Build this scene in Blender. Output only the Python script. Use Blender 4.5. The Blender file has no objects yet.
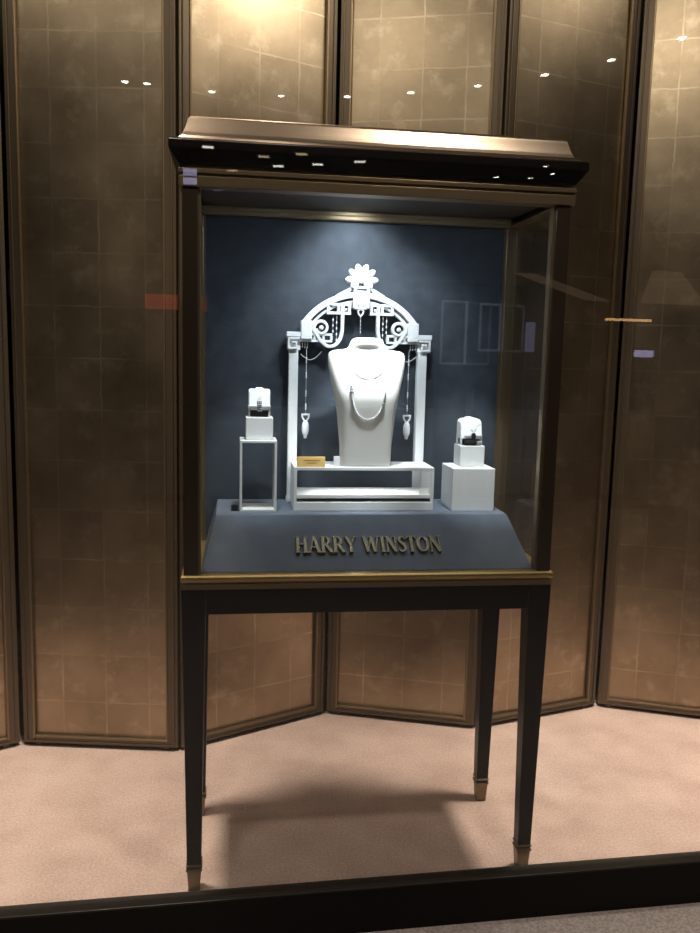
import bpy, bmesh, math, random
from mathutils import Vector, Matrix
random.seed(7)
S = bpy.context.scene
COL = S.collection
sin, cos, pi = math.sin, math.cos, math.pi

# ------------------------------------------------------------------ camera
F_PX = 830.03
YAW, PITCH, ROLL = 0.1414, -0.1348, 0.0241
fw = Vector((sin(YAW)*cos(PITCH), cos(YAW)*cos(PITCH), sin(PITCH)))
rt = Vector((cos(YAW), -sin(YAW), 0)); up = rt.cross(fw)
r2 = rt*cos(ROLL)+up*sin(ROLL); u2 = -rt*sin(ROLL)+up*cos(ROLL)
cd = bpy.data.cameras.new('camera'); cam = bpy.data.objects.new('camera', cd); COL.objects.link(cam)
M3 = Matrix((r2, u2, -fw)).transposed()
cam.matrix_world = Matrix.Translation((-0.3384, -1.9396, 1.3492)) @ M3.to_4x4()
cd.sensor_fit = 'HORIZONTAL'; cd.sensor_width = 36.0; cd.lens = 36.0*F_PX/700.0
cd.clip_start = 0.02; cd.clip_end = 100
S.camera = cam
# ------------------------------------------------------------------ world, light, exposure
w = bpy.data.worlds.new('world'); S.world = w; w.use_nodes = True
w.node_tree.nodes['Background'].inputs[0].default_value = (0.9, 0.75, 0.6, 1)
w.node_tree.nodes['Background'].inputs[1].default_value = 0.02
S.view_settings.view_transform = 'Standard'; S.view_settings.look = 'None'
S.view_settings.exposure = 0.0; S.view_settings.gamma = 1.0; S.view_settings.use_curve_mapping = False
S.cycles.transparent_max_bounces = 32
S.cycles.max_bounces = 8
S.cycles.sample_clamp_indirect = 4.0

def area(name, loc, target, power, size, color, spread=pi, sizey=None):
    l = bpy.data.lights.new(name, 'AREA'); l.energy = power; l.color = color
    if sizey: l.shape = 'RECTANGLE'; l.size = size; l.size_y = sizey
    else: l.shape = 'DISK'; l.size = size
    l.spread = spread
    o = bpy.data.objects.new(name, l); COL.objects.link(o); o.location = loc
    o.rotation_euler = (Vector(target)-Vector(loc)).to_track_quat('-Z', 'Y').to_euler()
    return o
def spot(name, loc, target, power, angle, blend, color, rad=.02):
    l = bpy.data.lights.new(name, 'SPOT'); l.energy = power; l.color = color
    l.spot_size = math.radians(angle); l.spot_blend = blend; l.shadow_soft_size = rad
    o = bpy.data.objects.new(name, l); COL.objects.link(o); o.location = loc
    o.rotation_euler = (Vector(target)-Vector(loc)).to_track_quat('-Z', 'Y').to_euler()
    return o
WARM = (1.0, .86, .70)
COLD = (.86, .94, 1.0)
# display bay downlights near the ceiling, then unseen washers that brighten the screen
spot('bay_downlight', (-.74, .30, 3.24), (-.66, .46, 0), 365, 40, .9, WARM, .11)
spot('bay_downlight', (.92, .30, 3.24), (.95, .47, 0), 430, 40, .9, WARM, .11)
spot('bay_downlight', (-1.75, .28, 3.24), (-1.7, .40, 0), 120, 40, .9, WARM, .11)
spot('bay_downlight', (1.80, .28, 3.24), (1.8, .40, 0), 120, 40, .9, WARM, .11)
area('unseen_screen_wash', (-.20, .60, 3.24), (-.2, .95, 2.2), 9, .10, WARM)
area('unseen_screen_wash', (.80, .14, 3.20), (-.25, .92, 2.45), 3.6, .45, WARM, 1.5)  # added light, aimed to brighten the leaf behind the case
area('unseen_screen_wash', (1.75, .20, 3.20), (.85, .95, 2.35), .9, .45, WARM, 1.5)  # added to lift the top of a right-hand leaf
area('unseen_screen_wash', (-1.5, .10, 3.20), (-.75, .85, 2.4), 1.6, .45, WARM, 1.5)  # added to lift the top of a left-hand leaf
# mall downlights close to the shop front
area('mall_downlight', (.5, -1.1, 3.25), (.5, -.6, 0), 22, .2, (1, .86, .72))
area('mall_downlight', (-.9, -1.1, 3.25), (-.9, -.6, 0), 16, .2, (1, .86, .72))
# cold lamps recessed under the top of the show case
spot('case_spot', (.03, .06, 1.722), (.012, .23, 1.335), 68, 34, .6, COLD)
spot('case_spot', (-.10, .10, 1.722), (-.10, .34, 1.42), 12, 80, .9, COLD)
spot('case_spot', (.12, .10, 1.722), (.12, .34, 1.42), 10, 80, .9, COLD)
spot('case_spot', (-.27, .06, 1.722), (-.27, .24, 1.2), 30, 34, .7, COLD)
spot('case_spot', (.27, .06, 1.722), (.31, .27, 1.12), 46, 34, .7, COLD)
spot('case_spot', (-.02, .23, 1.722), (-.02, .385, 1.56), 8.5, 115, .9, COLD)
area('case_strip', (0, .07, 1.72), (0, .15, 1.0), 1.5, .6, (.7, .84, 1.0), pi, .02)

# ------------------------------------------------------------------ materials
def mat(name, col, rough=.5, metal=0., bump=None, noise=None, coat=0., spec=.5):
    m = bpy.data.materials.new(name); m.use_nodes = True
    nt = m.node_tree; b = nt.nodes['Principled BSDF']
    b.inputs['Base Color'].default_value = (*col, 1); b.inputs['Roughness'].default_value = rough
    b.inputs['Metallic'].default_value = metal; b.inputs['Coat Weight'].default_value = coat
    b.inputs['Specular IOR Level'].default_value = spec
    tc = nt.nodes.new('ShaderNodeTexCoord')
    if noise:
        sc, col2, det = noise
        n = nt.nodes.new('ShaderNodeTexNoise'); n.inputs['Scale'].default_value = sc; n.inputs['Detail'].default_value = det
        nt.links.new(tc.outputs['Object'], n.inputs['Vector'])
        r = nt.nodes.new('ShaderNodeValToRGB'); r.color_ramp.elements[0].position = .35; r.color_ramp.elements[1].position = .65
        r.color_ramp.elements[0].color = (*col, 1); r.color_ramp.elements[1].color = (*col2, 1)
        nt.links.new(n.outputs['Fac'], r.inputs[0]); nt.links.new(r.outputs[0], b.inputs['Base Color'])
    if bump:
        sc, st, dist = bump[:3]
        n = nt.nodes.new('ShaderNodeTexNoise'); n.inputs['Scale'].default_value = sc; n.inputs['Detail'].default_value = 4
        v = tc.outputs['Object']
        if len(bump) > 3:
            mp = nt.nodes.new('ShaderNodeMapping'); mp.inputs['Scale'].default_value = bump[3]
            nt.links.new(v, mp.inputs[0]); v = mp.outputs[0]
        nt.links.new(v, n.inputs['Vector'])
        bp = nt.nodes.new('ShaderNodeBump'); bp.inputs['Strength'].default_value = st; bp.inputs['Distance'].default_value = dist
        nt.links.new(n.outputs['Fac'], bp.inputs['Height']); nt.links.new(bp.outputs[0], b.inputs['Normal'])
    return m
def emis(name, col, st):
    m = bpy.data.materials.new(name); m.use_nodes = True; nt = m.node_tree
    nt.nodes.remove(nt.nodes['Principled BSDF'])
    e = nt.nodes.new('ShaderNodeEmission'); e.inputs[0].default_value = (*col, 1); e.inputs[1].default_value = st
    nt.links.new(e.outputs[0], nt.nodes['Material Output'].inputs[0]); return m
def glassmat(name, tint=(.97, .98, .97), k0=.035):
    m = bpy.data.materials.new(name); m.use_nodes = True; nt = m.node_tree
    nt.nodes.remove(nt.nodes['Principled BSDF'])
    lw = nt.nodes.new('ShaderNodeLayerWeight'); lw.inputs[0].default_value = .5
    pw = nt.nodes.new('ShaderNodeMath'); pw.operation = 'POWER'; pw.inputs[1].default_value = 5
    ma = nt.nodes.new('ShaderNodeMath'); ma.operation = 'MULTIPLY_ADD'; ma.inputs[1].default_value = .8; ma.inputs[2].default_value = k0
    nt.links.new(lw.outputs['Facing'], pw.inputs[0]); nt.links.new(pw.outputs[0], ma.inputs[0])
    t = nt.nodes.new('ShaderNodeBsdfTransparent'); t.inputs[0].default_value = (*tint, 1)
    g = nt.nodes.new('ShaderNodeBsdfGlossy'); g.inputs['Roughness'].default_value = 0.0
    mx = nt.nodes.new('ShaderNodeMixShader')
    nt.links.new(ma.outputs[0], mx.inputs[0]); nt.links.new(t.outputs[0], mx.inputs[1]); nt.links.new(g.outputs[0], mx.inputs[2])
    nt.links.new(mx.outputs[0], nt.nodes['Material Output'].inputs[0]); return m

def leafmat():
    """bronze metal leaf laid in squares, worn along its seams"""
    m = bpy.data.materials.new('bronze_leaf'); m.use_nodes = True; nt = m.node_tree
    N = nt.nodes.new; L = nt.links.new; b = nt.nodes['Principled BSDF']
    tc = N('ShaderNodeTexCoord'); sep = N('ShaderNodeSeparateXYZ'); cmb = N('ShaderNodeCombineXYZ')
    oi = N('ShaderNodeObjectInfo')
    L(tc.outputs['Object'], sep.inputs[0]); L(sep.outputs['X'], cmb.inputs['X']); L(sep.outputs['Z'], cmb.inputs['Y']); L(oi.outputs['Random'], cmb.inputs['Z'])
    n0 = N('ShaderNodeTexNoise'); n0.inputs['Scale'].default_value = 28; n0.inputs['Detail'].default_value = 5
    L(cmb.outputs[0], n0.inputs['Vector'])
    wob = N('ShaderNodeVectorMath'); wob.operation = 'MULTIPLY_ADD'; wob.inputs[1].default_value = (.011, .011, 0)
    L(n0.outputs['Color'], wob.inputs[0]); L(cmb.outputs[0], wob.inputs[2])
    br = N('ShaderNodeTexBrick'); br.offset = 0.0; br.inputs['Scale'].default_value = 1.0
    br.inputs['Brick Width'].default_value = .147; br.inputs['Row Height'].default_value = .165; br.inputs['Mortar Size'].default_value = .0034
    br.inputs['Mortar Smooth'].default_value = .6
    br.inputs['Color1'].default_value = (0, 0, 0, 1); br.inputs['Color2'].default_value = (.35, .35, .35, 1); br.inputs['Mortar'].default_value = (1, 1, 1, 1)
    L(wob.outputs[0], br.inputs['Vector'])
    n1 = N('ShaderNodeTexNoise'); n1.inputs['Scale'].default_value = 4.5; n1.inputs['Detail'].default_value = 8; n1.inputs['Roughness'].default_value = .62
    L(cmb.outputs[0], n1.inputs['Vector'])
    r = N('ShaderNodeValToRGB'); e = r.color_ramp.elements
    e[0].position = .30; e[0].color = (.27, .212, .145, 1); e[1].position = .72; e[1].color = (.43, .345, .245, 1)
    L(n1.outputs['Fac'], r.inputs[0])
    # seams broken up by noise
    n2 = N('ShaderNodeTexNoise'); n2.inputs['Scale'].default_value = 6; n2.inputs['Detail'].default_value = 3
    L(cmb.outputs[0], n2.inputs['Vector'])
    th = N('ShaderNodeMapRange'); th.inputs[1].default_value = .46; th.inputs[2].default_value = .70; th.inputs[3].default_value = .0; th.inputs[4].default_value = .48
    L(n2.outputs['Fac'], th.inputs[0])
    mu = N('ShaderNodeMath'); mu.operation = 'MULTIPLY'; L(br.outputs['Fac'], mu.inputs[0]); L(th.outputs[0], mu.inputs[1])
    mx = N('ShaderNodeMix'); mx.data_type = 'RGBA'
    n3 = N('ShaderNodeTexNoise'); n3.inputs['Scale'].default_value = 11; n3.inputs['Detail'].default_value = 7; n3.inputs['Roughness'].default_value = .68
    L(cmb.outputs[0], n3.inputs['Vector'])
    w3 = N('ShaderNodeMapRange'); w3.inputs[1].default_value = .54; w3.inputs[2].default_value = .72; w3.inputs[3].default_value = 0; w3.inputs[4].default_value = .42
    L(n3.outputs['Fac'], w3.inputs[0])
    mm = N('ShaderNodeMath'); mm.operation = 'MAXIMUM'; L(mu.outputs[0], mm.inputs[0]); L(w3.outputs[0], mm.inputs[1])
    L(mm.outputs[0], mx.inputs['Factor']); L(r.outputs[0], mx.inputs['A']); mx.inputs['B'].default_value = (.66, .56, .42, 1)
    # each square a touch lighter or darker
    sq = N('ShaderNodeMix'); sq.data_type = 'RGBA'; sq.blend_type = 'MULTIPLY'; sq.inputs['Factor'].default_value = 1
    mr = N('ShaderNodeMapRange'); mr.inputs[1].default_value = 0; mr.inputs[2].default_value = .35; mr.inputs[3].default_value = .90; mr.inputs[4].default_value = 1.06
    L(br.outputs['Color'], mr.inputs[0])
    L(mx.outputs['Result'], sq.inputs['A']); L(mr.outputs[0], sq.inputs['B'])
    L(sq.outputs['Result'], b.inputs['Base Color'])
    b.inputs['Metallic'].default_value = .96
    rr = N('ShaderNodeMapRange'); rr.inputs[3].default_value = .30; rr.inputs[4].default_value = .40
    L(n1.outputs['Fac'], rr.inputs[0]); L(rr.outputs[0], b.inputs['Roughness'])
    bp = N('ShaderNodeBump'); bp.inputs['Strength'].default_value = .25; bp.inputs['Distance'].default_value = .002
    L(n1.outputs['Fac'], bp.inputs['Height']); L(bp.outputs[0], b.inputs['Normal'])
    return m

M_LEAF = leafmat()
M_FRAME = mat('bronze_frame', (.125, .094, .064), .42, .6)
M_BEAD = mat('gilt_bead', (.25, .185, .115), .38, .8)
M_GAP = mat('dark_backing', (.012, .010, .009), .8)
M_CARPET = mat('pink_carpet', (.575, .42, .375), .95, 0, (420, .5, .004), (7, (.675, .51, .46), 6), spec=.1)
def pile(m):
    nt = m.node_tree; b = nt.nodes['Principled BSDF']; src = b.inputs['Base Color'].links[0].from_socket
    tc = nt.nodes.new('ShaderNodeTexCoord'); n = nt.nodes.new('ShaderNodeTexNoise'); n.inputs['Scale'].default_value = 150; n.inputs['Detail'].default_value = 3
    nt.links.new(tc.outputs['Object'], n.inputs['Vector'])
    mr = nt.nodes.new('ShaderNodeMapRange'); mr.inputs[1].default_value = .3; mr.inputs[2].default_value = .7; mr.inputs[3].default_value = .80; mr.inputs[4].default_value = 1.1
    nt.links.new(n.outputs['Fac'], mr.inputs[0])
    mx = nt.nodes.new('ShaderNodeMix'); mx.data_type = 'RGBA'; mx.blend_type = 'MULTIPLY'; mx.inputs['Factor'].default_value = 1
    nt.links.new(src, mx.inputs['A']); nt.links.new(mr.outputs[0], mx.inputs['B']); nt.links.new(mx.outputs['Result'], b.inputs['Base Color'])
pile(M_CARPET)
M_LACQ = mat('black_lacquer', (.008, .007, .007), .32, 0, spec=.16)
M_LETTER = mat('dull_brass', (.17, .14, .09), .5, .7)
M_POST = mat('dark_bronze', (.070, .050, .036), .34, .55)
M_BRONZE = mat('satin_bronze', (.46, .36, .28), .27, 1.0)
M_BRASS = mat('aged_brass', (.60, .44, .20), .42, 1.0)
M_BAND = mat('brown_bronze', (.27, .20, .125), .36, .75)
M_SHOE = mat('bronze_shoe', (.20, .155, .095), .4, .7)
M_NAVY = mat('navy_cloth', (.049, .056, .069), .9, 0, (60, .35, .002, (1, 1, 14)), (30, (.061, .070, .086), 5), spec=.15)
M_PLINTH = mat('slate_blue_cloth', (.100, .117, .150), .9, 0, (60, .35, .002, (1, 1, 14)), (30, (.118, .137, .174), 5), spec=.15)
M_WHITE = mat('white_lacquer', (.80, .80, .80), .4)
M_ARCH = mat('white_plaster', (.80, .80, .81), .55)
M_BUST = mat('white_leatherette', (.70, .68, .65), .6, 0, (300, .15, .001))
M_CUSH = mat('white_suede', (.82, .82, .81), .7)
M_GLASS = glassmat('shop_glass', (.97, .98, .97), .05)
M_CASEGLASS = glassmat('case_glass', (.975, .985, .985), .03)
M_PEARL = mat('pearl', (.78, .78, .78), .15, 0, coat=.6)
M_SILVER = mat('white_gold', (.74, .74, .76), .38, .65)
M_DIAM = mat('brilliant_stones', (.70, .72, .76), .12, .9)
M_GREYSTONE = mat('grey_stones', (.22, .22, .235), .3, .7)
M_DARKSTONE = mat('dark_strap', (.020, .020, .023), .35)
M_GOLDCARD = mat('gold_card', (.72, .47, .16), .45, .35)
M_INK = mat('dark_ink', (.20, .11, .04), .6)
M_PAPER = mat('white_card', (.82, .82, .80), .7)
M_SILL = mat('sill_top', (.030, .026, .023), .4, .2)
M_SILLF = mat('sill_face', (.006, .0055, .005), .6, spec=.2)
M_WALL = mat('brown_wall', (.085, .066, .050), .8)
M_CEIL = mat('ceiling_paint', (.17, .14, .11), .85)
M_GRAN = mat('granite', (.30, .26, .25), .6, 0, None, (140, (.52, .45, .44), 8))
M_MALLWALL = mat('mall_wall', (.07, .058, .05), .7)
M_LED = emis('led_white', (1, .93, .82), 30)
M_RED = emis('red_sign', (1, .12, .06), .9)
M_ORANGE = emis('orange_sign', (1, .55, .22), 5)
M_VIOLET = emis('violet_screen', (.62, .60, 1), 3.0)
M_VIOLET2 = emis('violet_screen_dim', (.62, .60, 1), .7)
M_CASELED = emis('case_led', (.9, .95, 1), 6)

# ------------------------------------------------------------------ mesh helpers
class MB:
    def __init__(s, org=(0, 0, 0)): s.bm = bmesh.new(); s.org = Vector(org)
    def face(s, vs):
        try: return s.bm.faces.new(vs)
        except ValueError: return None
    def box(s, x0, x1, y0, y1, z0, z1):
        v = [s.bm.verts.new((x, y, z)) for z in (z0, z1) for y in (y0, y1) for x in (x0, x1)]
        for f in ((0, 2, 3, 1), (4, 5, 7, 6), (0, 1, 5, 4), (2, 6, 7, 3), (0, 4, 6, 2), (1, 3, 7, 5)): s.face([v[i] for i in f])
        return s
    def frustum(s, c0, h0, c1, h1):
        """c = centre (x,y,z), h = half sizes (hx,hy)"""
        v = [s.bm.verts.new((c[0]+sx*h[0], c[1]+sy*h[1], c[2])) for c, h in ((c0, h0), (c1, h1)) for sy in (-1, 1) for sx in (-1, 1)]
        for f in ((0, 2, 3, 1), (4, 5, 7, 6), (0, 1, 5, 4), (2, 6, 7, 3), (0, 4, 6, 2), (1, 3, 7, 5)): s.face([v[i] for i in f])
        return s
    def loops(s, rings, cap0=True, cap1=True, closed=True):
        R = [[s.bm.verts.new(p) for p in r] for r in rings]
        n = len(R[0])
        for a, b in zip(R, R[1:]):
            for i in range(n if closed else n-1):
                j = (i+1) % n; s.face([a[i], a[j], b[j], b[i]])
        if cap0: s.face(R[0][::-1])
        if cap1: s.face(R[-1])
        return s
    def ring_loops(s, rings):          # rings joined end to start (torus-like)
        R = [[s.bm.verts.new(p) for p in r] for r in rings]; n = len(R[0])
        for a, b in zip(R, R[1:]+R[:1]):
            for i in range(n):
                j = (i+1) % n; s.face([a[i], a[j], b[j], b[i]])
        return s
    def rect_profile(s, prof, x0, x1, y0, y1, cap0=True, cap1=True):
        return s.loops([[(x0-o, y0-o, z), (x1+o, y0-o, z), (x1+o, y1+o, z), (x0-o, y1+o, z)] for o, z in prof], cap0, cap1)
    def ribbon(s, pts, wd, O, U, V, Nn, d, closed=False):
        """flat strip along 2-D pts, width wd (number or list), in plane O,U,V, extruded d along Nn"""
        O, U, V, Nn = map(Vector, (O, U, V, Nn)); P = [Vector(p) for p in pts]; n = len(P)
        ws = wd if isinstance(wd, (list, tuple)) else [wd]*n
        rings = []
        for i in range(n):
            a = P[i-1] if (i > 0 or closed) else None; b = P[(i+1) % n] if (i < n-1 or closed) else None
            d1 = (P[i]-a).normalized() if a is not None else None; d2 = (b-P[i]).normalized() if b is not None else None
            if d1 is None: d1 = d2
            if d2 is None: d2 = d1
            n1 = Vector((-d1.y, d1.x)); n2 = Vector((-d2.y, d2.x)); m = n1+n2
            m = n1 if m.length < 1e-6 else m.normalized()
            k = ws[i]/2/max(.4, m.dot(n1))
            l, r = P[i]+m*k, P[i]-m*k
            f = lambda q, e: O+U*q.x+V*q.y+Nn*e
            rings.append([f(l, 0), f(r, 0), f(r, d), f(l, d)])
        return s.ring_loops(rings) if closed else s.loops(rings)
    def poly(s, pts, O, U, V, Nn, d):
        O, U, V, Nn = map(Vector, (O, U, V, Nn))
        f = lambda q, e: O+U*q[0]+V*q[1]+Nn*e
        return s.loops([[f(q, 0) for q in pts], [f(q, d) for q in pts]])
    def tube(s, pts, r, n=8, closed=False):
        P = [Vector(p) for p in pts]; rs = r if isinstance(r, (list, tuple)) else [r]*len(P); rings = []
        for i, p in enumerate(P):
            a = P[i-1] if (i > 0 or closed) else p; b = P[(i+1) % len(P)] if (i < len(P)-1 or closed) else p
            t = (b-a).normalized(); ref = Vector((0, 1, 0)) if abs(t.y) < .9 else Vector((1, 0, 0))
            e1 = t.cross(ref).normalized(); e2 = t.cross(e1)
            rings.append([p+(e1*cos(2*pi*k/n)+e2*sin(2*pi*k/n))*rs[i] for k in range(n)])
        return s.ring_loops(rings) if closed else s.loops(rings)
    def ball(s, c, r, sz=(1, 1, 1), seg=10, rg=6):
        c = Vector(c)
        m = Matrix.Translation(c) @ Matrix.Diagonal((*sz, 1))
        bmesh.ops.create_uvsphere(s.bm, u_segments=seg, v_segments=rg, radius=r, matrix=m); return s
    def cyl(s, c, r, h, n=24, r2=None):
        r2 = r if r2 is None else r2
        return s.loops([[(c[0]+q*cos(2*pi*k/n), c[1]+q*sin(2*pi*k/n), z) for k in range(n)] for q, z in ((r, c[2]), (r2, c[2]+h))])
    def build(s, name, m, parent=None, bevel=0, smooth=False, segs=2, subsurf=0):
        bmesh.ops.recalc_face_normals(s.bm, faces=s.bm.faces[:])
        for v in s.bm.verts: v.co -= s.org
        me = bpy.data.meshes.new(name); s.bm.to_mesh(me); s.bm.free()
        me.materials.append(m)
        o = bpy.data.objects.new(name, me); COL.objects.link(o)
        if parent is not None: o.parent = parent
        else: o.location = s.org
        if bevel:
            b = o.modifiers.new('bevel', 'BEVEL'); b.width = bevel; b.segments = segs; b.limit_method = 'ANGLE'; b.angle_limit = math.radians(35)
        if subsurf:
            q = o.modifiers.new('subsurf', 'SUBSURF'); q.levels = subsurf; q.render_levels = subsurf
        if smooth:
            for p in me.polygons: p.use_smooth = True
        return o
def tag(o, label, cat, group=None):
    o['label'] = label; o['category'] = cat
    if group: o['group'] = group
    return o
def thing(name, loc, label, cat, group=None, rz=0):
    o = bpy.data.objects.new(name, None); COL.objects.link(o); o.location = loc; o.rotation_euler.z = rz
    o.empty_display_size = .1
    return tag(o, label, cat, group)
def struct(o): o['kind'] = 'structure'; return o
def arc(cx, cy, r, a0, a1, n, ry=None):
    ry = r if ry is None else ry
    return [(cx+r*cos(math.radians(a0+(a1-a0)*i/n)), cy+ry*sin(math.radians(a0+(a1-a0)*i/n))) for i in range(n+1)]
def smooth_path(pts, n=8):
    out = []
    P = [Vector(p) for p in pts]; P = [2*P[0]-P[1]]+P+[2*P[-1]-P[-2]]
    for i in range(1, len(P)-2):
        for k in range(n):
            t = k/n; a, b, c, d = P[i-1:i+3]
            out.append(.5*((2*b)+(c-a)*t+(2*a-5*b+4*c-d)*t*t+(3*b-a-3*c+d)*t**3))
    out.append(P[-2]); return out

XZ = dict(U=(1, 0, 0), V=(0, 0, 1))

# ------------------------------------------------------------------ setting
HC = 3.3
ZM = -.062                                   # mall floor level
struct(MB().box(-2.25, 2.25, -.075, 1.5, ZM, 0).build('floor', M_CARPET))
struct(MB().box(-9, 15, -20, -.075, ZM-.05, ZM).build('floor_mall', M_GRAN))
struct(MB().box(-9, 15, -20, 1.55, HC, HC+.05).build('ceiling', M_CEIL))
struct(MB().box(-2.3, 2.3, 1.5, 1.55, ZM, HC).build('wall_back', M_WALL))
struct(MB().box(-2.3, -2.25, -.05, 1.55, ZM, HC).build('wall_left', M_WALL))
struct(MB().box(2.25, 2.3, -.05, 1.55, ZM, HC).build('wall_right', M_WALL))
struct(MB().box(-9, 15, -20.05, -20, ZM, HC).build('wall_mall', M_MALLWALL))
GA = math.radians(1.237)
sill = struct(MB().box(-2.25, 2.3, -.022, .022, 0, .053).build('trim_1', M_SILL, bevel=.002))
sill.location = (0, -.069, 0); sill.rotation_euler.z = GA
sf = struct(MB().box(-2.25, 2.3, -.026, -.0225, ZM, .051).build('trim_2', M_SILLF)); sf.location = (0, -.069, 0); sf.rotation_euler.z = GA
win = struct(MB().box(-2.25, 2.3, -.005, .005, .053, HC).build('window_1', M_GLASS)); win.location = (0, -.069, 0); win.rotation_euler.z = GA

# ------------------------------------------------------------------ folding screen of bronze leaf panels
scr = thing('folding_screen', (0, .9, 0), 'tall bronze leaf folding screen zigzagging across the window behind the show case', 'screen')
SH = 3.05
def screen_leaf(a, b):
    a = Vector((a[0], a[1]-.9, 0)); b = Vector((b[0], b[1]-.9, 0)); L = (b-a).length; ang = math.atan2(b.y-a.y, b.x-a.x)
    g = .006; f = .043; z0 = .012
    # back board of the leaf is the part itself; frame and bead are its pieces
    p = MB().box(f-.004, L-f+.004, .012, .026, z0+.02, SH-.05).build('leaf_panel', M_LEAF, scr)
    p.location = a; p.rotation_euler.z = ang
    fr = MB()
    fr.box(g, f, 0, .034, z0, SH).box(L-f, L-g, 0, .034, z0, SH).box(f, L-f, 0, .034, z0, z0+.024).box(f, L-f, 0, .034, SH-.06, SH)
    fr.box(g+.010, g+.016, -.005, 0, z0+.012, SH).box(L-g-.016, L-g-.010, -.005, 0, z0+.012, SH).box(g+.016, L-g-.016, -.005, 0, z0+.004, z0+.010)
    fr.box(g, L-g, .030, .034, z0+.02, SH-.06)
    for x in (.04, L-.06): fr.box(x, x+.02, .008, .028, 0, z0)
    fr.build('leaf_frame', M_FRAME, p, bevel=.0025)
    i0, i1, zb = f, L-f, z0+.024
    bd = MB()
    bd.box(i0-.003, i0+.004, -.004, .010, zb-.006, SH-.06).box(i1-.004, i1+.003, -.004, .010, zb-.006, SH-.06).box(i0+.004, i1-.004, -.004, .010, zb-.003, zb+.004)
    bd.build('gilt_bead', M_BEAD, p, bevel=.002)
FOLD = [(-2.12, .845), (-1.565, .625), (-1.045, .862), (-.512, .768), (.010, 1.025), (.545, .845), (1.078, .998), (1.60, .78), (2.16, .985)]
for i in range(len(FOLD)-1):
    a, b = FOLD[i], FOLD[i+1]
    screen_leaf(a, b)
for i in range(1, len(FOLD)-1):              # leather hinges behind every fold
    x, y = FOLD[i]
    yy = y-.9+(.045 if i % 2 == 0 else .038)
    for z in (.3, 1.5, 2.7):
        MB().box(x-.03, x+.03, yy-.004, yy+.002, z, z+.09).build('hinge', M_GAP, scr) if i % 2 == 0 else None

# ------------------------------------------------------------------ show case
HW, D = .459, .407
case = thing('display_cabinet', (0, D/2, 0), 'tall glass jewellery show case with bronze cornice on four tapered black legs', 'cabinet')
CO = (0, D/2, 0)
def P(): return MB(CO)
for sx in (-1, 1):
    for sy in (0, 1):
        cx = sx*.430 if sy == 0 else sx*.426-.005; cy = .033 if sy == 0 else D-.028
        lg = P().frustum((cx, cy, .064), (.0175, .0175), (cx, cy, .79), (.0288, .0288)).build('leg', M_LACQ, case, bevel=.002)
        q = P().frustum((cx, cy, 0), (.0140, .0140), (cx, cy, .058), (.0175, .0175))
        q.box(cx-.0198, cx+.0198, cy-.0198, cy+.0198, .055, .061).box(cx-.0198, cx+.0198, cy-.0198, cy+.0198, .068, .073)
        q.build('metal_shoe', M_SHOE, lg, bevel=.0012)
ap = P()
ap.box(-HW+.058, HW-.058, .008, .028, .722, .785).box(-HW+.058, HW-.058, D-.028, D-.008, .722, .785)
ap.box(-HW+.008, -HW+.028, .068, D-.068, .722, .785).box(HW-.028, HW-.008, .068, D-.068, .722, .785)
ap.build('apron', M_LACQ, case, bevel=.002)
P().rect_profile([(-.003, .785), (-.001, .786), (-.001, .798), (-.006, .799), (-.006, .802), (-.012, .803)], -HW, HW, 0, D, True, True).build('base_rail', M_BAND, case, bevel=.0008)
P().rect_profile([(-.012, .803), (-.002, .803), (.0005, .806), (.0015, .811), (.0005, .816), (-.002, .820), (-.008, .8215)], -HW, HW, 0, D, True, True).build('brass_moulding', M_BRASS, case)
# four corner posts
for sx in (-1, 1):
    for y0, y1 in ((.004, .040), (D-.040, D-.004)):
        xo = sx*(HW-.006); xi = sx*(HW-.040)
        p = P().box(min(xo, xi), max(xo, xi), y0, y1, .820, 1.716).build('corner_post', M_POST if y0 < .1 else M_BAND, case, bevel=.002)
        xb = sx*(HW-.040); st = P()
        st.box(min(xb, xb-sx*.006), max(xb, xb-sx*.006), y0+.006, y1-.006, .823, 1.716)
        st.build('gilt_edge', M_BAND, p)
# top frame: two stepped bands
P().rect_profile([(-.040, 1.710), (0, 1.710), (.002, 1.712), (.002, 1.732), (-.004, 1.734), (-.004, 1.737), (.003, 1.739), (.003, 1.748), (-.006, 1.750), (-.006, 1.757), (-.03, 1.7575)], -HW, HW, 0, D, False, False).build('top_rail', M_BAND, case, bevel=.0006)
P().box(-HW+.035, HW-.035, .035, D-.035, 1.728, 1.745).build('soffit', mat('soffit_paint', (.035, .027, .020), .6), case)
tr = P(); zt = 1.712
tr.box(-HW+.036, HW-.036, D-.060, D-.036, zt-.006, 1.728).box(-HW+.036, HW-.036, D-.066, D-.060, zt+.004, 1.728)
tr.build('back_moulding', mat('matt_bronze', (.22, .165, .10), .6, .6), case, bevel=.003)
P().rect_profile([(-.03, 1.757), (.001, 1.757), (.012, 1.772), (.0205, 1.784), (.022, 1.787), (.022, 1.803), (.020, 1.805), (-.03, 1.805)], -HW, HW, 0, D).build('fascia', M_LACQ, case)
cyma = [(-.03, 1.805), (.018, 1.805), (.018, 1.8075), (.009, 1.809), (.002, 1.8125), (-.004, 1.819), (-.0085, 1.827), (-.012, 1.836), (-.0145, 1.844), (-.0165, 1.851), (-.0175, 1.8545), (-.0190, 1.8585), (-.0215, 1.862), (-.0250, 1.8645), (-.029, 1.8658), (-.034, 1.866)]
P().rect_profile(cyma, -HW, HW, 0, D).build('cornice', M_BRONZE, case)
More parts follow.
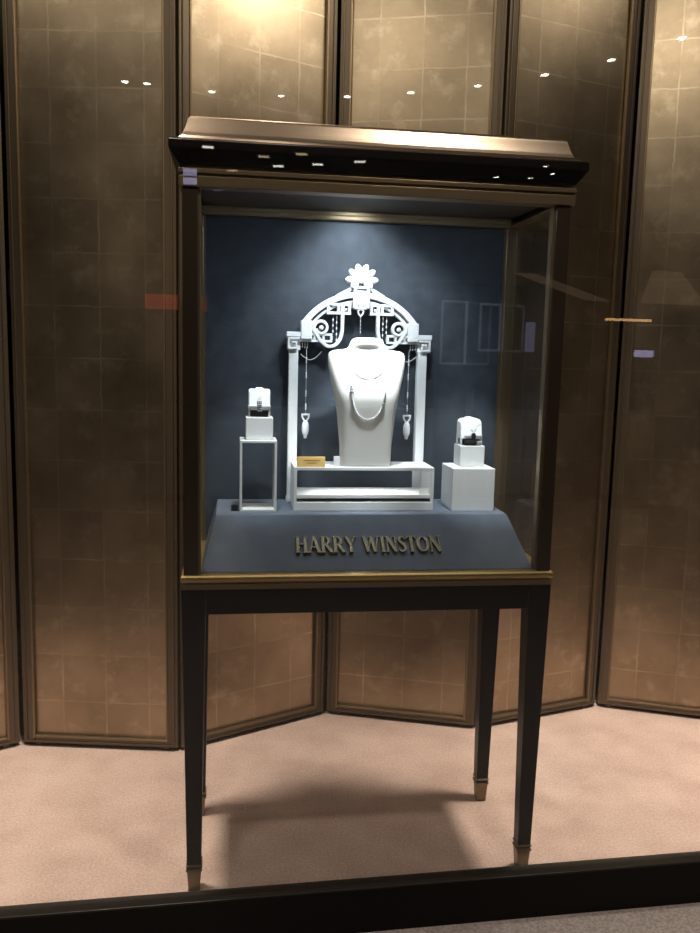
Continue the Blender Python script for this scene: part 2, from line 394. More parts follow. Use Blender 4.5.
# glass
gz0, gz1 = .822, 1.712
P().box(-HW+.042, HW-.042, .014, .020, gz0, gz1).build('front_glass', M_CASEGLASS, case)
for sx in (-1, 1):
    xa, xb = sorted((sx*(HW-.020), sx*(HW-.026)))
    P().box(xa, xb, .040, D-.040, gz0, gz1).build('side_glass', M_CASEGLASS, case)
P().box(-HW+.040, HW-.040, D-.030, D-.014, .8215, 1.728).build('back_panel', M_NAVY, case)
# lamps under the soffit
sl = P()
sl.box(-.33, .33, .062, .078, 1.7235, 1.728); sl.build('glow_strip', M_CASELED, case)
for x in (-.27, -.10, .03, .12, .27):
    q = P(); q.cyl((x, .100 if abs(x) in (.1, .12) else .050, 1.7235), .012, .0045); q.build('lamp_ring', M_SILVER, case)
# ------------------------------------------------------------------ plinth with the maker's name
pl = MB((0, .21, .8215))
ring = lambda x, y0, y1, z: [(-x, y0, z), (x, y0, z), (x, y1, z), (-x, y1, z)]
PB = D-.032
pl.loops([ring(.412, .0215, PB, .8222), ring(.412, .0225, PB, .824), ring(.381, .1435, PB, .9365), ring(.380, .1455, PB, .938)])
plinth = tag(pl.build('plinth', M_PLINTH, None), 'navy cloth covered sloping plinth lettered in brass on the show case floor', 'plinth')
sv = Vector((0, .121, .1125)).normalized(); sn = Vector((0, -.1125, .121)).normalized()
S0 = Vector((0, .0225, .824))
def slope_pt(x, t): return S0+Vector((x, 0, 0))+sv*t
H_ = 1.0
def glyph(ch):
    """strokes in a cell one unit high: (points, widths)"""
    T, t, s = .155, .065, .055
    def st(x0, y0, x1, y1, w): return ([(x0, y0), (x1, y1)], w)
    def sf(x, y, w=.30): return ([(x-w/2, y), (x+w/2, y)], s)
    lo, hi = s/2, 1-s/2
    if ch == 'H': return .86, [st(.16, 0, .16, 1, T), st(.70, 0, .70, 1, T), st(.16, .53, .70, .53, t), sf(.16, lo), sf(.16, hi), sf(.70, lo), sf(.70, hi)]
    if ch == 'A': return .92, [st(.12, .02, .46, 1, t), st(.46, 1, .80, .02, T), st(.22, .34, .70, .34, t), sf(.12, lo, .24), sf(.79, lo, .30)]
    if ch == 'R':
        bowl = [(.16, .965)]+[(x, y) for x, y in arc(.36, .735, .22, 90, -90, 10)]+[(.16, .50)]
        return .86, [st(.16, 0, .16, 1, T), (bowl, [t]*3+[.10]+[.14]*5+[.10]+[t]*(len(bowl)-10)), st(.36, .52, .76, .02, T), sf(.16, lo), sf(.10, hi, .2), sf(.78, lo, .22)]
    if ch == 'Y': return .84, [st(.10, .98, .42, .48, T), st(.72, .98, .42, .48, t), st(.42, .5, .42, 0, T), sf(.12, hi, .26), sf(.72, hi, .22), sf(.42, lo)]
    if ch == 'W': return 1.30, [st(.12, .98, .38, .02, T), st(.38, .02, .64, .96, t), st(.64, .96, .90, .02, T), st(.90, .02, 1.16, .98, t), sf(.12, hi, .26), sf(.62, hi, .26), sf(1.16, hi, .24)]
    if ch == 'I': return .34, [st(.16, 0, .16, 1, T), sf(.16, lo), sf(.16, hi)]
    if ch == 'N': return .92, [st(.14, 0, .14, 1, t), st(.14, .98, .74, .02, T), st(.74, 0, .74, 1, t), sf(.14, lo, .26), sf(.10, hi, .22), sf(.74, hi, .26)]
    if ch == 'S':
        p = smooth_path([(.50, .80), (.44, .93), (.28, .965), (.13, .88), (.13, .70), (.28, .56), (.44, .44), (.50, .26), (.40, .09), (.24, .035), (.10, .10), (.06, .24)], 3)
        n = len(p); return .60, [([tuple(q) for q in p], [.07+.085*max(0, 1-abs(i/(n-1)-.5)*2.6) for i in range(n)])]
    if ch == 'T': return .76, [st(.37, 0, .37, 1, T), st(.05, .965, .69, .965, t), sf(.37, lo), st(.06, 1, .06, .82, t), st(.68, 1, .68, .82, t)]
    if ch == 'O':
        p = arc(.44, .5, .365, 0, 360, 28, .45)[:-1]
        return .90, [(p, [.06+.11*abs(cos(2*pi*i/28)) for i in range(28)], True)]
text = 'HARRY WINSTON'
total = sum(.42 if c == ' ' else glyph(c)[0]+.03 for c in text)
X0, X1 = -.184, .187; hgt = .0475
kx = (X1-X0)/(total*hgt); cx = X0
for c in text:
    if c == ' ': cx += .42*hgt*kx; continue
    wd, strokes = glyph(c)
    g = MB((0, .21, .8215))
    for k, stq in enumerate(strokes):
        pts, ww = stq[0], stq[1]; cl = len(stq) > 2
        g.ribbon([(p[0]*hgt*kx, p[1]*hgt) for p in pts], [v*hgt for v in ww] if isinstance(ww, list) else ww*hgt,
                 slope_pt(cx, .0455)+sn*.003, (1, 0, 0), sv, sn, .0080+.00012*k, cl)
    lo_ = g.build('letter', M_LETTER, plinth); cx += (wd+.03)*hgt*kx

ZP = .938
# ------------------------------------------------------------------ white display arch
AX, AY, AD = .004, .335, .026              # centre, front face, depth
arch = thing('display_arch', (AX, AY+AD/2, ZP), 'white ornamental arch with scrolls and flower crest standing behind the necklace bust', 'arch')
AO = (AX, AY+AD/2, ZP)
def A(): return MB(AO)
def rib(mb, pts, wd, y, d, closed=False): return mb.ribbon(pts, wd, (AX, y, 0), (1, 0, 0), (0, 0, 1), (0, 1, 0), d, closed)
def key_square(mb, x, z, s_, y, d, flip=1):
    """square Greek key spiral"""
    h = s_/2; t = s_*.17
    pts = [(h, -h*.45), (h*.0, -h*.45), (0, h*.25)]
    pts = [(-h*.05, -h*.05), (h*.45, -h*.05), (h*.45, -h*.5), (-h*.5, -h*.5), (-h*.5, h*.5), (h-.001, h*.5)]
    rib(mb, [(x+flip*a, z+b) for a, b in pts], t, y, d)
for s_ in (-1, 1):
    c = A()
    c.box(AX+s_*.179-.0018-.0128, AX+s_*.179-.0018+.0128, AY, AY+AD, ZP, 1.360)
    col = c.build('column', M_ARCH, arch, bevel=.002)
    f = A(); f.box(AX+s_*.179-.0018-.0150, AX+s_*.179-.0018+.0150, AY-.004, AY+AD+.002, ZP, ZP+.014).build('column_foot', M_ARCH, col, bevel=.001)
    k = A()
    k.box(AX+s_*.180-.0175, AX+s_*.180+.0175, AY+.004, AY+AD, 1.3565, 1.394)
    k.box(AX+s_*.179-.0215, AX+s_*.179+.0215, AY-.008, AY+AD+.002, 1.392, 1.405)
    x = AX+s_*.186
    rib(k, [(s_*(.180)+s_*q[0], 1.3745+q[1]) for q in ((-.015, .013), (.015, .013), (.015, -.013), (-.006, -.013), (-.006, .003), (.006, .003))], .0052, AY-.008, .014)
    k.build('capital', M_ARCH, arch, bevel=.0008)
    # springing block and key bars
    b = A(); b.box(AX+s_*.147-.015, AX+s_*.147+.015, AY-.010, AY+AD, 1.386, 1.436); b.build('springing_block', M_ARCH, arch, bevel=.0015)
    b = A()
    xa, xb = sorted((AX+s_*.166, AX+s_*.076))
    b.box(xa, xb, AY-.002, AY+.016, 1.397, 1.403).box(xa, xb, AY-.002, AY+.016, 1.379, 1.385)
    for q in (.078, .100, .124): b.box(AX+s_*q-.003, AX+s_*q+.003, AY-.002, AY+.016, 1.385, 1.397)
    b.build('key_bar', M_ARCH, arch, bevel=.0005)
    # upper key panel between arch and centre block
    b = A()
    xa, xb = sorted((AX+s_*.092, AX+s_*.026))
    b.box(xa, xb, AY-.004, AY+.018, 1.455, 1.462).box(xa, xb, AY-.004, AY+.018, 1.478, 1.485)
    for q in (.030, .060, .088): b.box(AX+s_*q-.0035, AX+s_*q+.0035, AY-.004, AY+.018, 1.462, 1.478)
    b.box(AX+s_*.045-.008, AX+s_*.045+.008, AY-.001, AY+.018, 1.466, 1.472)
    b.build('key_panel', M_ARCH, arch, bevel=.0005)
    # scroll: hangs from the panel, bends outward and curls up into a spiral
    pts = [(.049, 1.478), (.049, 1.440), (.050, 1.408), (.056, 1.386), (.070, 1.371), (.088, 1.3685), (.102, 1.378), (.117, 1.392)]
    spi = []
    for i in range(22):
        a = -50+i*(400/21); rr = .0205-.0075*i/21
        spi.append((.107-.0*rr+rr*cos(math.radians(a)), 1.4175+rr*sin(math.radians(a))))
    path = smooth_path(pts, 5)[:-2]+[Vector(p) for p in spi]
    b = A(); rib(b, [(s_*p[0], p[1]) for p in path], [.0085]*(len(path)-18)+[.0085-.0028*i/17 for i in range(18)], AY-.006, .018); sc = b.build('scroll', M_ARCH, arch, bevel=.0012)
    b = A(); b.ball((AX+s_*.107, AY-.004, 1.4175), .0065, (1, .6, 1)); b.build('scroll_eye', M_ARCH, sc, smooth=True)
    # strings of little drops
    for x, z0, n_ in ((.064, 1.448, 5), (.074, 1.440, 3), (.150, 1.380, 3), (.157, 1.382, 3), (.143, 1.380, 3)):
        b = A(); st_ = .0155 if x < .1 else .008
        for j in range(n_): b.ball((AX+s_*x, AY+.006, z0-j*st_), .0022 if x < .1 else .0016, (1, 1, 1.9), 8, 5)
        b.tube([(AX+s_*x, AY+.006, z0+.012), (AX+s_*x, AY+.006, z0-(n_-1)*st_)], .0004, 4)
        b.build('bead_string', M_PEARL, arch, smooth=True)
    b = A()
    sw = [(AX+s_*(.160-.055*t), AY+.004, 1.345-.018*sin(pi*t)+.008*t) for t in [i/18 for i in range(19)]]
    for p in sw: b.ball(p, .0013, (1, 1, 1), 6, 4)
    b.tube(sw, .0005, 4)
    b.build('bead_swag', M_PEARL, arch, smooth=True)
# the two ribs of the arch
for r0, wd, y0, dd, a0 in ((.186, .016, AY-.006, .028, 33), (.1685, .007, AY+.002, .018, 37)):
    b = A(); pts = [(-q[0], q[1]) for q in arc(0, 1.323, r0, a0, 180-a0, 48)]
    rib(b, pts, wd, y0, dd); b.build('arch_rib', M_ARCH, arch, bevel=.002)
# pediment shoulders up to the centre block
for s_ in (-1, 1):
    b = A(); rib(b, [(s_*.064, 1.5035), (s_*.040, 1.5165), (s_*.018, 1.529)], .010, AY-.004, .024); b.build('shoulder', M_ARCH, arch, bevel=.0015)
b = A(); b.box(AX-.018, AX+.018, AY-.010, AY+.018, 1.470, 1.530)
for s_ in (-1, 1): b.box(AX+s_*.018-.004, AX+s_*.018+.004, AY-.016, AY+.018, 1.472, 1.528)
b.box(AX-.022, AX+.022, AY-.016, AY+.018, 1.524, 1.531); cb = b.build('crest_block', M_ARCH, arch, bevel=.001)
b = A()
for x in (-.007, .007): b.box(AX+x-.0028, AX+x+.0028, AY-.0145, AY-.010, 1.480, 1.516)
b.build('block_groove', M_ARCH, cb, bevel=.0006)
b = A(); b.ball((AX, AY-.009, 1.546), .0085, (1, .7, 1), 14, 8); fl = b.build('flower_heart', M_ARCH, arch, smooth=True)
for i in range(8):
    k_ = (i-3.5); a = math.radians(90-k_*35); L0, L1 = .006, .0445
    if abs(k_) > 3: L1 = .034
    dx, dz = cos(a), sin(a); px, pz = -dz, dx
    rows = []
    for t in range(9):
        u = t/8; r = L0+(L1-L0)*u; hwid = .0012+.0080*(sin(pi*min(1, (.06+u*.86)**1.25))**.75)*(1 if u < .98 else .4)
        rows.append([(AX+dx*r+px*k*hwid, AY-.008-.008*u*u+(.004*abs(k)**2)-.003*sin(pi*u), 1.546+dz*r+pz*k*hwid) for k in (-1, -.5, 0, .5, 1)])
    rings = [[*row, *[(p[0], p[1]+.005, p[2]) for p in reversed(row)]] for row in rows]
    b = A(); b.loops(rings); b.build('petal', M_ARCH, arch, smooth=True)
b = A(); rib(b, [(-.0075, 1.4655), (0, 1.4705), (.0075, 1.4655), (.006, 1.458), (0, 1.451), (-.006, 1.458)], .0034, AY-.008, .006, True)
hp = b.build('heart_ring', M_ARCH, arch, bevel=.0006)
b = A(); b.tube([(AX, AY-.005, 1.451), (AX, AY-.005, 1.405)], .0005, 5)
for z in (1.448, 1.438, 1.428, 1.418, 1.408): b.ball((AX, AY-.005, z), .0014, (1, 1, 1.6), 6, 4)
b.build('bead_string', M_PEARL, hp, smooth=True)

# pendants hung from the two sides of the arch
for s_, lab in ((-1, 'long white drop pendant hanging beside the left column of the white arch'), (1, 'long white drop pendant hanging beside the right column of the white arch')):
    x = AX+s_*.147+(.002 if s_ < 0 else -.007); y = AY+.006
    t = thing('drop_pendant', (x, y, 1.115), lab, 'pendant', 'drop pendants hanging from the arch')
    o_ = (x, y, 1.115)
    b = MB(o_); b.tube([(x, y, 1.362), (x, y, 1.178)], .0005, 5)
    for zz in (1.335, 1.295, 1.245, 1.208):
        for j in range(3): b.ball((x, y, zz-j*.0060), .0021, (1, 1, 1.5), 8, 5)
    b.build('chain', M_PEARL, t, smooth=True)
    b = MB(o_); b.ribbon([(-.0095, 1.181), (.0095, 1.181), (.0085, 1.172), (.0025, 1.163), (-.0025, 1.163), (-.0085, 1.172)], .0045, (x, y-.002, 0), (1, 0, 0), (0, 0, 1), (0, 1, 0), .005, True)
    b.build('heart_link', M_ARCH, t, bevel=.0008)
    b = MB(o_); rings = []
    for z, r in ((1.164, .003), (1.159, .0075), (1.150, .0098), (1.138, .0100), (1.129, .0088), (1.124, .0060), (1.122, .0045), (1.1165, .0050), (1.115, .0035)):
        rings.append([(x+r*cos(2*pi*k/14), y+.7*r*sin(2*pi*k/14), z) for k in range(14)])
    b.loops(rings); b.build('drop', M_ARCH, t, smooth=True)

# ------------------------------------------------------------------ risers
def tube_riser(name, x0, x1, y0, y1, z0, z1, t, label, cat='riser', tb=None):
    tb = tb or t
    o_ = ((x0+x1)/2, (y0+y1)/2, z0); r = thing(name, o_, label, cat)
    MB(o_).box(x0, x1, y0, y1, z1-t, z1).build('top_board', M_WHITE, r, bevel=.0008)
    MB(o_).box(x0, x1, y0, y1, z0, z0+tb).build('bottom_board', M_WHITE, r, bevel=.0008)
    for a, b in ((x0, x0+t), (x1-t, x1)): MB(o_).box(a, b, y0, y1, z0+tb, z1-t).build('side_board', M_WHITE, r, bevel=.0008)
    return r
lr = tube_riser('display_riser', -.1805, .1945, .202, .328, ZP, 1.053, .008, 'long low open white riser under the necklace bust', tb=.022)
lp_ = MB(tuple(lr.location)); lp_.box(-.12, .13, .235, .247, 1.0405, 1.0448); lp_.build('glow_strip', emis('added_shelf_glow', (.95, .97, 1), 5), lr)  # glowing strip added to brighten the shelf, no lamp known here
area('added_shelf_light', (.006, .241, 1.0395), (.006, .241, .98), .30, .25, (.95, .97, 1), 2.2, .012)  # added light under the top board, brightens the inner shelf
MB(tuple(lr.location)).box(-.1725, .1865, .206, .328, .970, .980).build('inner_shelf', M_WHITE, lr, bevel=.0008)
tube_riser('display_riser', -.321, -.226, .188, .285, ZP, 1.123, .006, 'tall open white box riser at the left end of the navy plinth')
ZL = 1.123
b = MB((-.2755, .24, ZL)); b.box(-.306, -.236, .210, .270, ZL, 1.181)
wb = tag(b.build('display_block', M_WHITE, None, bevel=.002), 'small white block on the tall open riser at left', 'block')
b = MB((.303, .25, ZP)); b.box(.243, .359, .190, .312, ZP, 1.053)
tag(b.build('display_cube', M_WHITE, None, bevel=.0015), 'large solid white cube at the right end of the navy plinth', 'cube')
b = MB((.305, .262, 1.053)); b.box(.272, .340, .232, .300, 1.053, 1.110)
tag(b.build('display_block', M_WHITE, None, bevel=.002), 'small white block on the solid white cube at right', 'block')

# jewel stands: an arched pad on clear legs with a band round it
def jewel_stand(x0, x1, y0, y1, z0, zt, label, rnd):
    o_ = ((x0+x1)/2, (y0+y1)/2, z0); t = thing('jewellery_pad', o_, label, 'jewellery pad')
    zb = z0+.018; xm = (x0+x1)/2; hw = (x1-x0)/2; ym = (y0+y1)/2; hy = (y1-y0)/2
    prof = []
    for k in range(9): a = pi/2*k/8; prof.append((xm+hw-rnd+rnd*cos(a), zt-rnd+rnd*sin(a)))
    for k in range(9): a = pi/2+pi/2*k/8; prof.append((xm-hw+rnd+rnd*cos(a), zt-rnd+rnd*sin(a)))
    prof += [(x0, zb), (x1, zb)]
    rings = []
    for y, k in ((y0, .90), (y0+.006, 1), (ym, 1.0), (y1-.006, 1), (y1, .94)):
        rings.append([(xm+(p[0]-xm)*(k*.5+.5), y+.35*max(0, p[1]-(zb+.02))*(1 if y < ym else -.1), zb+(p[1]-zb)*(k*.4+.6)) for p in prof])
    MB(o_).loops(rings).build('pad', M_CUSH, t, bevel=.0015)
    b = MB(o_); b.box(xm-.010, xm+.010, ym-.003, ym+hy*.9, zt-.004, zt+.0035); b.build('pad_button', M_CUSH, t, bevel=.003)
    for fx in (x0, x1-.004):
        for fy in (y0+.001, y1-.010): MB(o_).box(fx, fx+.004, fy, fy+.009, z0, zb+.004).build('foot', M_WHITE, t, bevel=.0006)
    f = MB(o_); f.box(x0+.005, x1-.005, ym-.004, ym+.006, z0, zb-.0005); f.build('dark_core', M_DARKSTONE, t)
    return t
jewel_stand(-.299, -.243, .222, .262, 1.181, 1.253, 'square white jewellery pad on the left small block wearing a bracelet', .006)
jewel_stand(.2740, .334, .240, .290, 1.110, 1.182, 'round shouldered white jewellery pad on the right small block wearing a watch', .013)
# bracelet on the left pad
bo = (-.273, .222, 1.208); t = thing('bracelet', bo, 'silver bracelet with a jewelled centre on the left white pad', 'bracelet')
b = MB(bo); b.box(-.3002, -.2418, .2165, .2215, 1.203, 1.2105); b.box(-.3005, -.2992, .2215, .245, 1.203, 1.2105); b.box(-.2428, -.2415, .2215, .245, 1.203, 1.2105); b.build('band', M_SILVER, t, bevel=.0012)
b = MB(bo)
for i in range(3):
    for j in range(6): b.ball((-.271+(i-1)*.0042, .2150, 1.1975+j*.0048), .0024, (1, .8, 1), 8, 5)
b.build('jewel_cluster', M_GREYSTONE, t, smooth=True)
b = MB(bo); b.tube([(-.271+.005*cos(a), .2262, 1.2375+.005*sin(a)) for a in [math.radians(200+i*14) for i in range(11)]], .0007, 5); b.build('thread', M_SILVER, t)
# watch on the right pad
bo = (.306, .238, 1.124); t = thing('wristwatch', bo, 'small dark watch with white gold band on the right white pad', 'watch')
b = MB(bo); b.box(.283, .317, .2315, .2385, 1.1155, 1.1255); b.build('strap', M_DARKSTONE, t, bevel=.0015)
b = MB(bo); b.box(.283, .333, .2345, .2392, 1.1305, 1.1385); b.box(.317, .333, .2335, .2390, 1.1135, 1.1225); b.build('band', M_SILVER, t, bevel=.0012)
b = MB(bo)
rings = []
for y, r in ((.2318, .0055), (.2328, .0066), (.2362, .0066)):
    rings.append([(.3075+r*cos(2*pi*k/20), y, 1.1345+1.7*r*sin(2*pi*k/20)) for k in range(20)])
b.loops(rings); cs = b.build('watch_case', M_DARKSTONE, t)
b = MB(bo)
for s_ in (-1, 1):
    for j in range(3): b.ball((.3075+s_*(.0028+j*.0022), .2352+.0012*j, 1.1485+.0028*j), .0016, (1, .8, 1), 8, 5)
b.build('jewel_bow', M_GREYSTONE, t, smooth=True)

# ------------------------------------------------------------------ necklace bust
BX = .0125; ZB = 1.053
LEV = [  # z, half width, front y, back y, roundness
    (1.053, .0665, .2125, .262, 5.0), (1.060, .0672, .2120, .262, 5.0), (1.110, .0690, .2080, .264, 4.4), (1.155, .0735, .2030, .266, 4.0), (1.195, .0775, .1970, .268, 3.6),
    (1.225, .0830, .1915, .270, 3.3), (1.240, .0860, .1910, .271, 3.2), (1.255, .0895, .1935, .272, 3.1), (1.290, .0975, .2060, .273, 2.9), (1.315, .1020, .2165, .274, 2.8), (1.333, .1035, .2255, .274, 2.8),
    (1.345, .1030, .2330, .274, 2.8), (1.353, .0995, .2385, .2735, 2.7), (1.358, .0900, .2430, .2725, 2.6), (1.3605, .0700, .2465, .272, 2.4), (1.3625, .0560, .2470, .272, 2.2),
    (1.367, .0500, .2440, .272, 2.1), (1.374, .0470, .2385, .272, 2.0), (1.382, .0440, .2380, .2715, 2.0), (1.388, .0405, .2410, .270, 2.0), (1.3915, .0330, .2470, .267, 2.0), (1.3925, .018, .2530, .262, 2.0)]
def lev_at(z):
    for a, b in zip(LEV, LEV[1:]):
        if a[0] <= z <= b[0]:
            t = (z-a[0])/(b[0]-a[0]); return [a[i]+(b[i]-a[i])*t for i in range(5)]
    return LEV[-1]
def sect(z, wd, yf, yb, n, N=44):
    ym = yb-.012 if yb-yf > .03 else (yf+yb)/2
    out = []
    for k in range(N):
        a = 2*pi*k/N; c, s_ = cos(a), sin(a)
        x = wd*math.copysign(abs(c)**(2/n), c); q = math.copysign(abs(s_)**(2/n), s_)
        y = ym-(ym-yf)*q if s_ >= 0 else ym-(yb-ym)*q
        out.append((BX+x, y, z))
    return out
def front(x, z):
    _, wd, yf, yb, n = lev_at(z); ym = yb-.012 if yb-yf > .03 else (yf+yb)/2
    u = min(.999, abs((x-BX)/wd)); return ym-(ym-yf)*(1-u**n)**(1/n)
bust = MB((BX, .24, ZB)); bust.loops([sect(*l) for l in LEV])
bu = tag(bust.build('necklace_bust', M_BUST, None, smooth=True), 'white leatherette necklace bust tapering to its foot on the long riser', 'bust')
def strand(pts, r, jitter=None):
    out = []
    sm = smooth_path(pts, 10); acc = 0; last = Vector(sm[0]); out = [last.copy()]
    for p in sm[1:]:
        if (Vector(p)-out[-1]).length >= 2.02*r: out.append(Vector(p))
    return out
bo = (BX, .205, 1.18); t = thing('necklace', bo, 'long pearl necklace with two jewelled clusters low on the bust', 'necklace')
lp = [(-.036, 1.278), (-.037, 1.262), (-.034, 1.240), (-.024, 1.208), (-.008, 1.186), (.013, 1.1805), (.032, 1.190), (.045, 1.212), (.052, 1.238), (.0555, 1.262), (.0555, 1.282)]
b = MB(bo)
for p in strand(lp, .0017): b.ball((p.x, front(p.x, p.y)-.0021, p.y), .0018, (1, 1, 1), 8, 6)
b.build('pearl_strand', M_SILVER, t, smooth=True)
for pts in ([(-.035, 1.252), (-.037, 1.258), (-.032, 1.259), (-.034, 1.265), (-.036, 1.247), (-.031, 1.251), (-.038, 1.252)], [(.0505, 1.236), (.0525, 1.242), (.054, 1.248), (.049, 1.230), (.051, 1.229), (.0475, 1.222)]):
    b = MB(bo)
    for x, z in pts: b.ball((x, front(x, z)-.0029, z), .0026, (1, .8, 1), 8, 6)
    b.build('jewel_cluster', M_GREYSTONE, t, smooth=True)
bo = (BX, .215, 1.286); t = MB(bo)
sp = [(-.026, 1.304), (-.020, 1.296), (-.008, 1.289), (.008, 1.2855), (.022, 1.2875), (.036, 1.294), (.046, 1.302)]
for p in strand(sp, .0015): t.ball((p.x, front(p.x, p.y)-.0019, p.y), .0016, (1, 1, 1), 8, 5)
tag(t.build('necklace', mat('small_diamonds', (.30, .30, .32), .35, .7), None, smooth=True), 'short fine diamond necklace high on the white bust', 'necklace')

# ------------------------------------------------------------------ cards and small box
t = thing('price_card', (-.136, .215, 1.053), 'gold card with fine lettering standing on the left end of the long riser', 'card')
b = MB((-.136, .215, 1.053)); b.loops([[(-.1725, .206, 1.053), (-.0985, .206, 1.053), (-.0985, .222, 1.053), (-.1725, .222, 1.053)], [(-.1725, .213, 1.0795), (-.0985, .213, 1.0795), (-.0985, .2165, 1.0795), (-.1725, .2165, 1.0795)]]); b.build('card_face', M_GOLDCARD, t, bevel=.0006)
b = MB((-.136, .215, 1.053))
for z, a, c in ((1.069, -.155, -.112), (1.063, -.147, -.120)):
    y = .206+(z-1.053)*.007/.0265
    b.box(a, c, y-.0004, y+.001, z, z+.0018)
b.build('print_line', M_INK, t)
b = MB((-.0675, .216, 1.053)); b.box(-.0755, -.0595, .2125, .216, 1.053, 1.081)
tag(b.build('tag_card', M_PAPER, None, bevel=.0005), 'tiny white card standing against the left foot of the bust', 'card')
b = MB((.170, .214, .980)); b.loops([[(.157, .210, .980), (.183, .210, .980), (.183, .216, .980), (.157, .216, .980)], [(.157, .213, 1.0), (.183, .213, 1.0), (.183, .215, 1.0), (.157, .215, 1.0)]])
tag(b.build('tag_card', M_PAPER, None, bevel=.0005), 'small white card on the inner shelf at the right end of the long riser', 'card')
b = MB((-.332, .21, ZP)); b.box(-.3425, -.3255, .199, .217, ZP, .9535)
tag(b.build('sensor_box', M_DARKSTONE, None, bevel=.001), 'tiny black box on the plinth beside the left open riser', 'box')

# ------------------------------------------------------------------ the mall behind the photographer, seen mirrored in the shop glass
DL = [(-.932, -4.83), (-.775, -4.836), (-.301, -4.902), (.218, -4.864), (.71, -4.757), (1.155, -4.538), (1.581, -4.258), (1.947, -3.919), (2.246, -3.54), (2.469, -3.095)]
proto = None
for i, (x, y) in enumerate(DL):
    if proto is None:
        proto = thing('ceiling_downlight', (x, y, HC), 'round white downlight of the curved mall ceiling row mirrored in the shop glass', 'ceiling light', 'curved row of mall downlights')
        MB().cyl((0, 0, -.012), .027, .010).build('lens', M_LED, proto)
        MB().ring_loops([[(r*cos(2*pi*k/24), r*sin(2*pi*k/24), z) for r, z in ((.027, -.014), (.040, -.010), (.040, 0), (.027, 0))] for k in range(24)]).build('trim_ring', M_WHITE, proto)
        continue
    r = proto.copy(); COL.objects.link(r); r.location = (x, y, HC)
    for ch in proto.children:
        c = ch.copy(); COL.objects.link(c); c.parent = r
def sign(name, x0, x1, y, z0, z1, m, label, cat='sign', stand='wall'):
    o_ = ((x0+x1)/2, y, z0); t = thing(name, o_, label, cat)
    MB(o_).box(x0, x1, y, y+.006, z0, z1).build('lit_face', m, t)
    s = MB(o_); s.box(x0-.02, x1+.02, y-.08, y-.001, z0-.02, z1+.02)
    s.build('housing', M_SILLF, t, bevel=.004)
    zc = z0-.02; q = MB(o_); q.box((x0+x1)/2-.02, (x0+x1)/2+.02, y-.06, y-.02, ZM, zc); q.box((x0+x1)/2-.2, (x0+x1)/2+.2, y-.2, y+.1, ZM, ZM+.02); q.build('stand', M_SILLF, t)
sign('lit_sign', -.881, -.585, -6.17, 1.715, 1.85, M_RED, 'red lit sign board across the mall mirrored in the glass at left')
sign('lit_sign', 3.57, 4.07, -5.98, 1.738, 1.763, M_ORANGE, 'thin orange lit strip across the mall mirrored in the glass at right')
sign('screen', 3.667, 3.863, -5.55, 1.385, 1.45, M_VIOLET, 'small violet lit screen across the mall mirrored under the orange strip', 'screen')
sign('screen', 2.749, 2.847, -6.0, 1.41, 1.70, M_VIOLET2, 'upright pale violet screen across the mall mirrored in the case side glass', 'screen')
M_LEDW = emis('led_warm', (1, .74, .42), 3.5)
FAR = [(-.307, -6.67, 1), (.245, -6.909, 0), (.603, -6.696, 0), (.428, -7.293, 1), (.822, -7.098, 1), (1.221, -6.854, 1), (-.037, -7.661, 0)]
pa = None
for i, (x, y, c_) in enumerate(FAR):
    if pa is None:
        pa = thing('ceiling_spotlight', (x, y, HC), 'square white spotlight deeper in the mall mirrored along the black cabinet top band', 'ceiling light', 'white spotlights deeper in the mall')
        MB().box(-.055, .055, -.050, .050, -.010, -.004).build('lens', emis('led_far', (1, .93, .82), 8), pa)
        MB().rect_profile([(0, -.012), (.012, -.012), (.012, 0), (0, 0)], -.056, .056, -.051, .051, False, False).build('trim_ring', M_WHITE, pa)
        continue
    r = pa.copy(); COL.objects.link(r); r.location = (x, y, HC); r.rotation_euler.z = .2
    for ch in pa.children:
        c = ch.copy()
        if not c_ and ch.name.startswith('lens'): c.data = ch.data.copy(); c.data.materials[0] = M_LEDW
        COL.objects.link(c); c.parent = r
    if not c_: r['label'] = 'square warm yellow spotlight deeper in the mall mirrored along the black cabinet top band'; r['group'] = 'warm spotlights deeper in the mall'
pb = None
for x, y in [(2.782, -7.137), (3.148, -7.078), (3.08, -6.499), (3.3, -6.823)]:
    if pb is None:
        pb = thing('pin_spot', (x, y, HC), 'tiny white pin spot deeper in the mall mirrored at the cabinet top right end', 'ceiling light', 'pin spots deeper in the mall')
        MB().cyl((0, 0, -.012), .024, .010, 16).build('lens', M_LED, pb)
        MB().ring_loops([[(r*cos(2*pi*k/16), r*sin(2*pi*k/16), z) for r, z in ((.024, -.013), (.034, -.010), (.034, 0), (.024, 0))] for k in range(16)]).build('trim_ring', M_WHITE, pb)
        continue
    r = pb.copy(); COL.objects.link(r); r.location = (x, y, HC)
    for ch in pb.children:
        c = ch.copy(); COL.objects.link(c); c.parent = r
t = thing('hanging_screen', (-.467, -5.16, 2.65), 'two small violet screens hung in the mall, mirrored at the cabinet top left corner', 'screen')
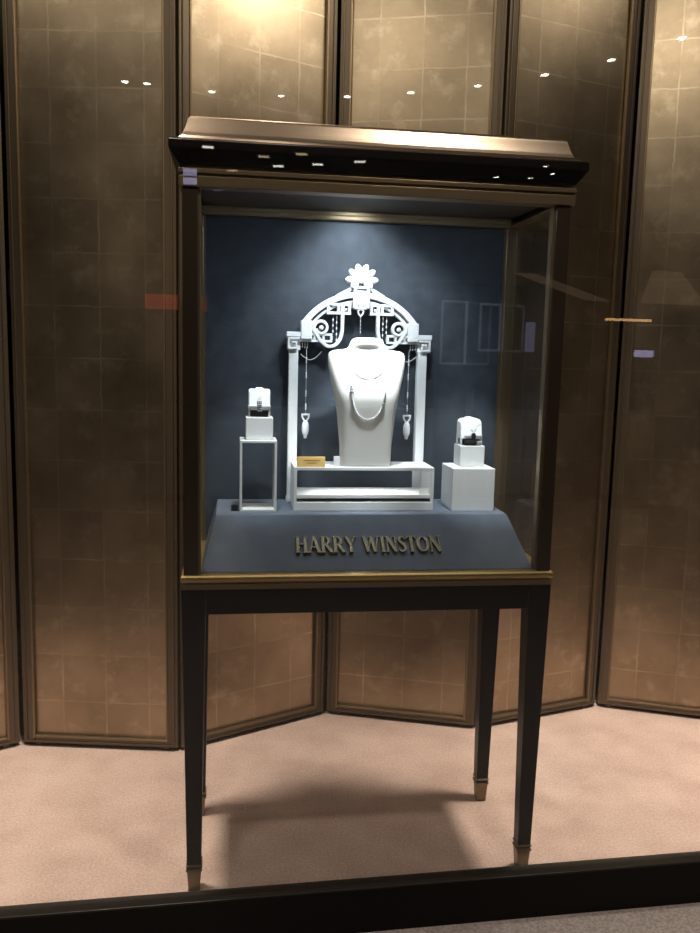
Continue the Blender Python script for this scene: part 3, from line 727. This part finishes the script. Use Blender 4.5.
for z0, z1 in ((2.650, 2.702), (2.720, 2.772)):
    MB((-.467, -5.16, 2.65)).box(-.521, -.413, -5.165, -5.16, z0, z1).build('lit_face', M_VIOLET, t)
MB((-.467, -5.16, 2.65)).box(-.527, -.407, -5.20, -5.166, 2.645, 2.778).build('housing', M_SILLF, t, bevel=.003)
MB((-.467, -5.16, 2.65)).box(-.472, -.462, -5.188, -5.178, 2.778, HC).build('rod', M_SILLF, t)
M_COVE = emis('cove_glow', (1, .66, .40), .28)
for nm, quad, lab in (('cove_light', [(6.4, -10.1), (6.9, -10.1), (11.6, -16.6), (9.9, -16.6)], 'tan lit ceiling cove far down the mall mirrored beside the right screen leaf'),
                      ('cove_light', [(4.6, -11.2), (5.0, -11.2), (9.0, -16.4), (8.4, -16.4)], 'dim slanting lit ceiling cove mirrored across the right case glass')):
    cx_ = sum(q[0] for q in quad)/4; cy_ = sum(q[1] for q in quad)/4
    t = thing(nm, (cx_, cy_, 2.7), lab, 'ceiling light')
    m_ = MB((cx_, cy_, 2.7)); m_.loops([[(x, y, 2.70) for x, y in quad], [(x, y, 2.712) for x, y in quad]]); m_.build('diffuser', M_COVE, t)
    m_ = MB((cx_, cy_, 2.7)); m_.loops([[(x, y, 2.7125) for x, y in quad], [(x, y, HC) for x, y in quad]]); m_.build('housing', M_MALLWALL, t)

def outline(x0, x1, y, z0, z1, w_, label):
    o_ = ((x0+x1)/2, y, z0); t = thing('lit_shop_panel', o_, label, 'lit panel')
    b = MB(o_); b.box(x0, x1, y, y+.006, z0, z0+w_).box(x0, x1, y, y+.006, z1-w_, z1).box(x0, x0+w_, y, y+.006, z0+w_, z1-w_).box(x1-w_, x1, y, y+.006, z0+w_, z1-w_)
    b.build('lit_edge', emis('cool_outline', (.70, .78, 1), .42), t)
    b = MB(o_); b.box(x0-.02, x1+.02, y-.08, y-.001, ZM, z1+.02); b.build('dark_panel', M_SILLF, t, bevel=.003)
outline(1.905, 2.173, -6.06, 1.27, 1.885, .022, 'cool outlined window across the mall mirrored in the case glass beside the arch')
outline(2.286, 2.51, -6.045, 1.405, 1.868, .022, 'smaller cool outlined window across the mall mirrored near the right rear post')
